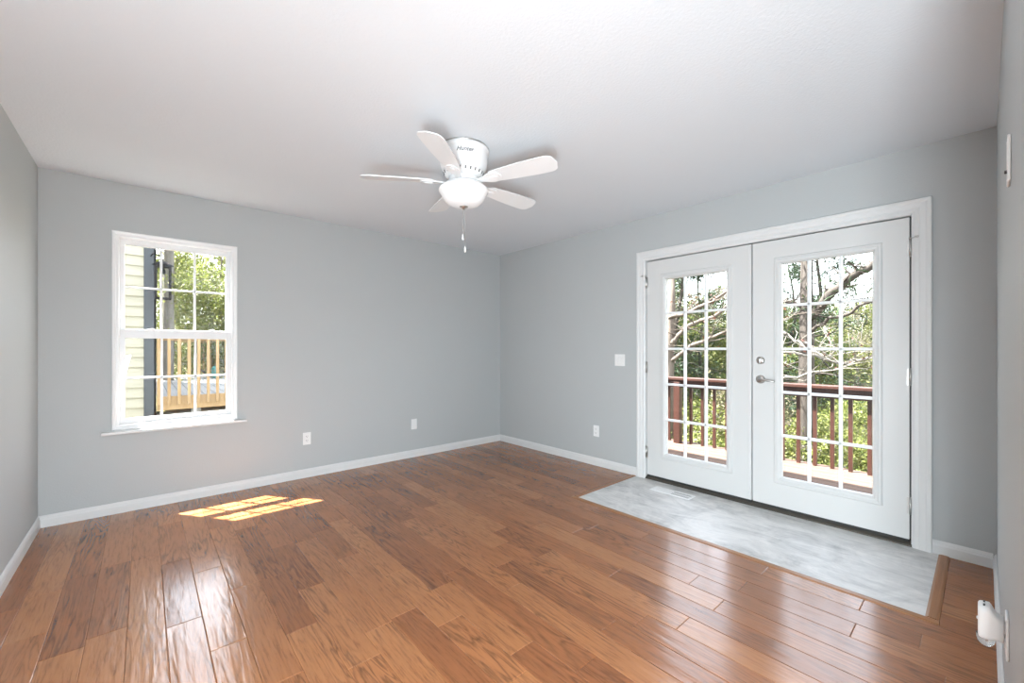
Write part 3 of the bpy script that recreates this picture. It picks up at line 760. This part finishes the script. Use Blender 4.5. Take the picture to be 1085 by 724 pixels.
def pale_deck():
    d = empty('pale_wood_deck', (1.5, 9.0, -2.6), 'pale pine deck with grey boards beside the cream house wing', 'deck')
    zf = 0.50; y0, y1, x0, x1 = 8.02, 13.3, 0.14, 4.2
    L = lambda x, y, z: (x-1.5, y-9.0, z+2.6)
    b = MB(); x = x0
    while x < x1-0.05:
        b.box(L(x, y0+0.03, zf-0.03), L(x+0.137, y1, zf), 0.003, 1); x += 0.143
    b.build('deck_board', M['greydeck'], d, label='weathered grey deck boards')
    MB().box(L(x0, y0-0.01, zf-0.20), L(x1, y0+0.028, zf+0.0)).build('rim_joist', M['pine'], d)
    MB().box(L(x0, y0-0.07, zf+0.92), L(x1, y0+0.07, zf+0.96), 0.004).build('cap_rail', M['pine'], d)
    MB().box(L(x0, y0+0.03, zf+0.83), L(x1, y0+0.068, zf+0.919), 0.004).build('top_rail', M['pine'], d)
    k = 0; x = x0+0.015
    while x < x1:
        MB().box(L(x-0.019, y0-0.048, zf-0.12), L(x+0.019, y0-0.011, zf+0.919), 0.003).build('baluster', M['pine'], d); x += 0.118
    MB().box(L(x0, y1-0.07, zf+0.86), L(x1, y1+0.07, zf+0.90), 0.004).build('cap_rail', M['pine'], d)
    x = x0+0.07
    while x < x1:
        MB().box(L(x-0.019, y1+0.0, zf-0.20), L(x+0.019, y1+0.037, zf+0.859), 0.003).build('baluster', M['pine'], d); x += 0.155
    for (x, y) in ((0.60, y0+0.08), (1.25, y0+0.5), (2.6, y0+0.08), (4.1, y0+0.08), (0.4, y1-0.1), (2.6, y1-0.1), (4.1, y1-0.1)):
        MB().box(L(x-0.06, y-0.045, -0.3), L(x+0.06, y+0.045, zf-0.031), 0.004).build('post', M['greydeck'], d, label='grey deck post')
    MB().box(L(x0, y0+0.45, zf-0.50), L(x1, y0+0.54, zf-0.30), 0.004).build('beam', M['greydeck'], d, label='grey beam below the deck')
    return zf
zf = pale_deck()

def canister():
    c = empty('canister', (1.285, 12.35, zf), 'teal round-topped canister with dark slanted straps on the grey deck boards', 'canister')
    MB().lathe([(0.0005, 0.0), (0.066, 0.0), (0.070, 0.01), (0.070, 0.19), (0.066, 0.20), (0.0005, 0.20)], 28).build('body', M['teal'], c)
    MB().lathe([(0.073, 0.20), (0.073, 0.215), (0.064, 0.25), (0.045, 0.275), (0.02, 0.288), (0.0005, 0.29)], 28).build('lid', M['teal'], c)
    for q in (-1, 1):
        MB().tube([(0.070*q, -0.02, 0.03), (0.16*q, -0.04, 0.10), (0.33*q, -0.05, 0.24)], 0.022, 10).build('strap', M['black'], c, label='dark slanted strap')
        MB().tube([(0.33*q, -0.05, 0.0), (0.33*q, -0.05, 0.24)], 0.012, 8).build('leg', M['black'], c, label='thin dark leg')
canister()

def lantern():
    l = empty('hanging_lantern', (0.200, 7.80, 1.92), 'black square hanging lantern on a bracket at the dark corner board', 'lantern')
    w, h = 0.078, 0.48
    MB().tube([(-0.13, 0.165, h+0.15), (-0.11, 0.08, h+0.17), (-0.05, 0, h+0.15), (0, 0, h+0.09), (0, 0, h+0.03)], 0.008, 8).build('bracket', M['black'], l)
    f = MB()
    for x in (-w, w):
        for y in (-w, w): f.box((x-0.013, y-0.013, 0.0), (x+0.013, y+0.013, h))
    for z in (0.0, h-0.02):
        for s in (-w, w):
            f.box((-w, s-0.010, z), (w, s+0.010, z+0.02)); f.box((s-0.010, -w, z), (s+0.010, w, z+0.02))
    f.build('cage', M['black'], l)
    MB().lathe([(0.122, 0.0), (0.12, 0.012), (0.04, 0.06), (0.0005, 0.064)], 4, (0, 0, h)).build('roof', M['black'], l)
    MB().lathe([(0.0005, 0.0), (0.025, 0.003), (0.03, 0.04), (0.012, 0.10), (0.008, 0.11)], 14, (0, 0, h-0.12)).build('lamp_holder', M['black'], l)
lantern()

# ------------------------------------------------------------------ ground and forest
def gz(x, y):
    d = max(0, math.hypot(max(0, x-5), max(0, y-12)*0.8 if x > 4.5 else 0))
    z = -2.62 if d < 0.5 else -2.6 - 2.6*(1-math.exp(-d/9.0)) + min(8.0, max(0, d-20)*0.16)
    z += 0.0 if d < 0.5 else 0.25*math.sin(x*0.9+y*0.4)+0.2*math.cos(y*0.7)
    a = min(1.0, max(0.0, (y-5.5)/3.0)); a = a*a*(3-2*a); b = min(1.0, max(0.0, (7.0-x)/3.0)); b = b*b*(3-2*b)
    return z*(1-a*b) + (-0.15+0.02*max(0, y-14))*a*b
def ground():
    nx, ny = 110, 120; vs = []; fs = []
    xs = np.linspace(-30, 80, nx); ys = np.linspace(-40, 70, ny)
    for y in ys:
        for x in xs: vs.append((x, y, gz(x, y)))
    for j in range(ny-1):
        for i in range(nx-1):
            a = j*nx+i; fs.append((a, a+1, a+nx+1, a+nx))
    me = bpy.data.meshes.new('ground'); me.from_pydata(vs, [], fs); me.materials.append(M['ground'])
    for p in me.polygons: p.use_smooth = True
    o = bpy.data.objects.new('ground', me); COL.objects.link(o)
    struct(o, 'wooded ground sloping away below the house')
ground()

def leaves_mesh(name, centres, size, mat, rs, droop=0.3, aspect=0.55, mats=None):
    """one folded leaf (two triangles sharing the midrib) per centre"""
    c = np.asarray(centres, dtype=np.float64); n = len(c)
    d = rs.normal(size=(n, 3)); d[:, 2] -= droop; d /= np.linalg.norm(d, axis=1)[:, None]
    q = rs.normal(size=(n, 3)); q[:, 2] += 0.9
    s = np.cross(d, q); s /= np.linalg.norm(s, axis=1)[:, None]
    up = np.cross(s, d)
    L = size*(0.6+0.8*rs.rand(n))[:, None]
    a = c; b = c + d*L; m = c + d*L*0.45
    l = m + s*L*aspect*0.5 + up*L*0.10; r = m - s*L*aspect*0.5 + up*L*0.10
    V = np.stack([a, l, b, r], 1).reshape(-1, 3)
    base = np.arange(n)*4
    F = np.stack([base, base+1, base+2, base, base+2, base+3], 1).reshape(-1, 3)
    me = bpy.data.meshes.new(name); me.vertices.add(len(V)); me.vertices.foreach_set('co', V.astype(np.float32).ravel())
    me.loops.add(F.size); me.loops.foreach_set('vertex_index', F.astype(np.int32).ravel())
    me.polygons.add(len(F)); me.polygons.foreach_set('loop_start', np.arange(0, F.size, 3, dtype=np.int32)); me.polygons.foreach_set('loop_total', np.full(len(F), 3, dtype=np.int32))
    t = np.repeat(np.clip(rs.normal(0.5, 0.22, n), 0, 1), 4).astype(np.float32)
    at = me.attributes.new('tone', 'FLOAT', 'POINT'); at.data.foreach_set('value', t)
    me.materials.append(mat); me.update(calc_edges=True)
    return me

def branchy(rs, base, top, r0, nb, blen, start=0.3, rise=0.45, sub=4, wob=0.25):
    """tubes of a tree (trunk, limbs, twigs) and the points where its leaves grow"""
    base = Vector(base); top = Vector(top); tubes = []; tips = []
    N = 9; tr = []
    for i in range(N+1):
        t = i/N; p = base.lerp(top, t)
        if 0 < i: p += Vector((rs.normal()*wob, rs.normal()*wob, 0))*0.6
        tr.append(p)
    tubes.append((tr, [r0*(1-0.82*i/N) for i in range(N+1)]))
    for k in range(nb):
        t = start + (1-start)*(k+0.5)/nb; i = min(N-1, int(t*N)); p = tr[i].lerp(tr[i+1], t*N-i)
        a = k*2.399 + rs.normal()*0.4; L = blen*(1.15-0.75*abs(t-start)/(1-start))*(0.75+0.5*rs.rand())
        d = Vector((math.cos(a), math.sin(a), rise+0.25*rs.normal())).normalized()
        pts = [p]; cur = p; dd = d.copy(); S = 6
        for j in range(S):
            dd = (dd + Vector(rs.normal(size=3)*0.20)).normalized(); cur = cur + dd*L/S; pts.append(cur)
        rb = r0*(1-0.8*t)*0.45
        tubes.append((pts, [max(0.006, rb*(1-0.85*j/S)) for j in range(S+1)]))
        for j in range(2, S+1):
            for q in range(sub):
                e = pts[j]; d2 = (Vector(rs.normal(size=3)) + dd*0.6).normalized(); L2 = L*(0.18+0.2*rs.rand())
                m_ = e + d2*L2*0.5 + Vector((0, 0, -0.03*L2)); f_ = e + d2*L2
                if q % 2 == 0: tubes.append(([e, m_, f_], [max(0.004, rb*0.22), max(0.003, rb*0.14), 0.002]))
                tips.append((np.array(e), np.array(f_), L2))
    return tubes, tips

def tree_meshes(seed, h, r0, nb, blen, nleaf, lsize, leaf, bark, start=0.3, rise=0.45, droop=0.3, aspect=0.55):
    rs = np.random.RandomState(seed)
    tubes, tips = branchy(rs, (0, 0, -0.3), (rs.normal()*0.3, rs.normal()*0.3, h), r0, nb, blen, start, rise)
    mb = MB()
    for pts, rr in tubes: mb.tube(pts, rr, 7, cap=False)
    bmesh.ops.recalc_face_normals(mb.bm, faces=list(mb.bm.faces))
    wm = bpy.data.meshes.new('trunk'); mb.bm.to_mesh(wm); mb.bm.free(); wm.materials.append(bark)
    idx = rs.randint(0, len(tips), nleaf)
    E0 = np.array([t[0] for t in tips])[idx]; E1 = np.array([t[1] for t in tips])[idx]; LL = np.array([t[2] for t in tips])[idx]
    u = rs.rand(nleaf)[:, None]
    c = E0*(1-u) + E1*u + rs.normal(size=(nleaf, 3))*(LL*0.28+0.05)[:, None]
    lm = leaves_mesh('foliage', c, lsize, leaf, rs, droop, aspect)
    return wm, lm

def plant(name, wm, lm, x, y, rz, sc, label, group, cat='tree', z=None):
    o = empty(name, (x, y, gz(x, y) if z is None else z), label, cat, group)
    o.rotation_euler = (0, 0, rz); o.scale = (sc, sc, sc)
    a = bpy.data.objects.new('trunk', wm); COL.objects.link(a); a.parent = o
    b_ = bpy.data.objects.new('foliage', lm); COL.objects.link(b_); b_.parent = o
    return o

TR = {
 'w': tree_meshes(7, 7.4, 0.09, 30, 2.0, 3600, 0.14, M['leaf2'], M['bark'], 0.12, 0.35),
 'a': tree_meshes(1, 7.6, 0.12, 28, 2.4, 15000, 0.085, M['leaf'], M['bark'], 0.15),
 'b': tree_meshes(2, 8.0, 0.11, 30, 2.3, 16000, 0.085, M['leaf2'], M['bark'], 0.15),
 'c': tree_meshes(3, 8.4, 0.09, 34, 2.3, 6000, 0.07, M['leaf3'], M['barkpale'], 0.15, 0.6),
 'p': tree_meshes(4, 11.0, 0.15, 26, 1.9, 7000, 0.18, M['needle'], M['barkdark'], 0.45, 0.10, 0.1, 0.10),
 's': tree_meshes(5, 3.2, 0.03, 24, 1.6, 12000, 0.062, M['leaf2'], M['barkpale'], 0.08, 0.7),
 't': tree_meshes(6, 3.0, 0.03, 24, 1.6, 9000, 0.062, M['leaf3'], M['barkpale'], 0.08, 0.8),
}
rf = random.Random(21)
TR['u'] = TR['s']
LAB = {
 'u': ('shrub', 'yellow-green shrub growing beyond the pale deck, seen through the window', 'shrubs beyond the pale deck'),
 'a': ('leafy_tree', 'mid green leafy woodland tree with fine crown and grey-brown trunk', 'mid green woodland trees'),
 'b': ('leafy_tree', 'yellow-green leafy woodland tree in fresh spring leaf', 'yellow-green woodland trees'),
 'c': ('leafy_tree', 'thin olive woodland tree with pale grey branches', 'olive pale-branched woodland trees'),
 'p': ('pine_tree', 'dark green pine with a dark straight trunk behind the deck', 'dark pines behind the deck'),
 'w': ('leafy_tree', 'broad-leaved yellow-green tree seen through the window beyond the pale deck', 'yellow-green trees beyond the pale deck'),
 't': ('shrub', 'low olive-brown twiggy shrub below the deck rail', 'twiggy shrubs below the deck'),
 's': ('shrub', 'low yellow-green understory shrub below the deck rail', 'understory shrubs below the deck'),
}
def put(kind, x, y, sc=1.0):
    nm, lb, gr = LAB[kind]
    plant(nm, *TR[kind], x, y, rf.random()*6.28, sc, lb, gr, 'shrub' if kind in 'stu' else 'tree')
# through the doors: a fan of trees from 9 m outwards
def polar(az_deg, dist): a = math.radians(az_deg); return dist*math.cos(a), dist*math.sin(a)   # azimuth from +x towards +y
for k in range(26):
    az = 2 + 38*((k*0.618) % 1); dist = 13 + 12*((k*0.379) % 1)
    x, y = polar(az, dist); put('babcb'[k % 5], x, y, 0.72+0.25*rf.random())
for k in range(26):
    az = 1 + 40*((k*0.618+0.3) % 1); dist = 26 + 18*((k*0.41) % 1)
    x, y = polar(az, dist); put('abbc'[k % 4], x, y, 0.8+0.25*rf.random())
for az, dist, sc in ((12.5, 13.5, 0.80), (14.8, 19, 0.85), (27.2, 13.6, 0.80), (23.9, 15.5, 0.75)):
    x, y = polar(az, dist); put('p', x, y, sc)
for k in range(30):
    az = 3 + 36*((k*0.618+0.17) % 1); dist = 9.4 + 8*((k*0.47) % 1)
    x, y = polar(az, dist); put('sts'[k % 3], x, y, 0.85+0.5*rf.random())
# through the window
WIN = [('w', 1.35, 14.6, 0.68), ('w', 2.15, 16.0, 0.66), ('c', 1.25, 18.3, 0.6), ('w', 2.9, 19.5, 0.70), ('w', 0.6, 22, 0.75), ('c', 2.0, 26, 0.8), ('w', 1.5, 31, 0.95)]
for kd, x, y, sc in WIN: put(kd, x, y, sc)
for k in range(6): put('u', 0.45+0.5*k, 13.0+1.3*(k % 3), 1.05)

# grey trunk standing close behind the lantern
t = empty('bare_trunk', (0.385, 12.1, gz(0.385, 12.1)), 'tall pale grey tree trunk behind the black lantern', 'tree trunk')
MB().tube([(0, 0, -0.3), (0.02, 0, 2), (0.03, 0.02, 5), (0.0, 0.05, 8), (0.06, 0, 11)], [0.11, 0.10, 0.085, 0.075, 0.05], 16).build('trunk', M['barkpale'], t)
tb_ = MB()
for (z, a, L_) in ((6.5, 0.3, 1.6), (7.6, 2.4, 1.4), (8.4, 4.2, 1.5), (9.3, 1.2, 1.1)):
    tb_.tube([(0.01, 0.02, z), (math.cos(a)*L_*0.5, math.sin(a)*L_*0.5, z+0.4), (math.cos(a)*L_, math.sin(a)*L_, z+1.1)], [0.05, 0.03, 0.012], 8)
tb_.build('branch', M['barkpale'], t)

# crooked near tree whose bare limbs cross both door views
def limb_tree(name, label, base, trunk, limbs, bark, leafm, nleaf, lsize, seed, lsize_aspect=0.5):
    rs = np.random.RandomState(seed); base = Vector(base)
    o = empty(name, base, label, 'tree')
    mb = MB(); mb.tube([Vector(p)-base for p, r in trunk], [r for p, r in trunk], 12)
    mb.build('trunk', bark, o)
    cs = []
    for limb in limbs:
        pts = [Vector(p)-base for p, r in limb]; rr = [r for p, r in limb]
        fine = []; fr = []
        for i in range(len(pts)-1):
            for q in range(4):
                u = q/4; p = pts[i].lerp(pts[i+1], u); fine.append(p + Vector(rs.normal(size=3))*0.02*(1 if (i or q) else 0)); fr.append(rr[i]*(1-u)+rr[i+1]*u)
        fine.append(pts[-1]); fr.append(rr[-1])
        m2 = MB(); m2.tube(fine, fr, 8)
        for i in range(2, len(fine)):
            for _ in range(2):
                d = Vector(rs.normal(size=3)); d.z = abs(d.z)*0.6; d = d.normalized(); L_ = 0.35+0.5*rs.rand()
                e = fine[i]+d*L_; mid = fine[i]+d*L_*0.5+Vector(rs.normal(size=3))*0.05
                m2.tube([fine[i], mid, e], [max(0.006, fr[i]*0.35), 0.006, 0.003], 6)
                for _ in range(int(nleaf)):
                    u = rs.rand(); cs.append(np.array(fine[i].lerp(e, 0.4+0.6*u)) + rs.normal(size=3)*0.10)
        m2.build('branch', bark, o)
    if cs:
        me = leaves_mesh('foliage', np.array(cs), lsize, leafm, rs, 0.3, lsize_aspect)
        fo = bpy.data.objects.new('foliage', me); COL.objects.link(fo); fo.parent = o
    return o
g0 = gz(9.0, 4.6)
limb_tree('crooked_tree', 'crooked grey tree with bare rising limbs across the left door view', (8.9, 4.75, g0),
    [((8.9, 4.75, g0-0.2), 0.15), ((8.85, 4.72, -0.5), 0.12), ((8.9, 4.70, 1.2), 0.10), ((8.95, 4.68, 2.2), 0.08), ((9.0, 4.7, 3.6), 0.05)],
    [[((8.88, 4.71, 1.25), 0.055), ((8.9, 4.25, 1.72), 0.05), ((8.95, 3.75, 1.86), 0.04), ((9.0, 3.2, 2.40), 0.025), ((9.1, 2.7, 2.8), 0.012)],
     [((8.88, 4.71, 1.9), 0.05), ((8.9, 4.2, 2.0), 0.045), ((9.0, 3.7, 2.26), 0.035), ((9.05, 3.2, 2.6), 0.022), ((9.1, 2.5, 2.9), 0.012)],
     [((8.86, 4.72, 0.9), 0.05), ((8.9, 4.2, 1.28), 0.045), ((8.95, 3.7, 1.48), 0.035), ((9.0, 3.1, 1.72), 0.022), ((9.0, 2.3, 1.8), 0.012)],
     [((8.9, 4.70, 1.6), 0.04), ((8.7, 5.2, 1.75), 0.035), ((8.6, 5.6, 2.3), 0.02), ((8.6, 6.0, 2.8), 0.01)]],
    M['bark'], M['leafred'], 1.3, 0.07, 8)
g1 = gz(9.4, 1.9)
limb_tree('leaning_tree', 'dark leaning tree with a thick diagonal limb across the right door view', (9.3, 2.25, g1),
    [((9.3, 2.25, g1-0.2), 0.17), ((9.25, 2.22, -0.8), 0.14), ((9.3, 2.2, 1.3), 0.12), ((9.35, 2.22, 2.4), 0.10), ((9.4, 2.2, 4.2), 0.07)],
    [[((9.3, 2.2, 1.75), 0.085), ((9.2, 1.75, 2.22), 0.08), ((9.1, 1.4, 2.52), 0.065), ((9.0, 0.9, 2.85), 0.05), ((8.9, 0.3, 3.3), 0.03)],
     [((9.3, 2.21, 1.5), 0.04), ((9.2, 1.8, 1.72), 0.032), ((9.1, 1.3, 1.98), 0.024), ((9.0, 0.9, 2.1), 0.012)],
     [((9.3, 2.21, 2.0), 0.04), ((9.2, 2.6, 2.15), 0.035), ((9.1, 3.0, 2.45), 0.022), ((9.0, 3.3, 2.9), 0.012)]],
    M['barkdark'], M['needle'], 5, 0.16, 9, 0.10)
g2 = gz(8.4, 2.6)
limb_tree('budding_tree', 'slim pale tree with drooping pinkish budding twigs near the deck rail', (8.4, 3.05, g2),
    [((8.4, 3.05, g2-0.2), 0.07), ((8.4, 3.0, -0.5), 0.055), ((8.45, 2.9, 1.0), 0.045), ((8.4, 2.95, 2.4), 0.03)],
    [[((8.42, 2.92, 1.9), 0.03), ((8.35, 2.4, 1.55), 0.024), ((8.3, 1.95, 1.2), 0.018), ((8.3, 1.5, 0.95), 0.008)],
     [((8.44, 2.92, 1.2), 0.028), ((8.4, 2.2, 1.12), 0.022), ((8.3, 1.5, 0.98), 0.016), ((8.3, 0.9, 1.1), 0.008)],
     [((8.42, 2.95, 0.4), 0.025), ((8.4, 2.3, 0.72), 0.02), ((8.3, 1.6, 0.85), 0.014), ((8.3, 1.0, 1.2), 0.008)]],
    M['barkpale'], M['leafred'], 1.0, 0.06, 10)
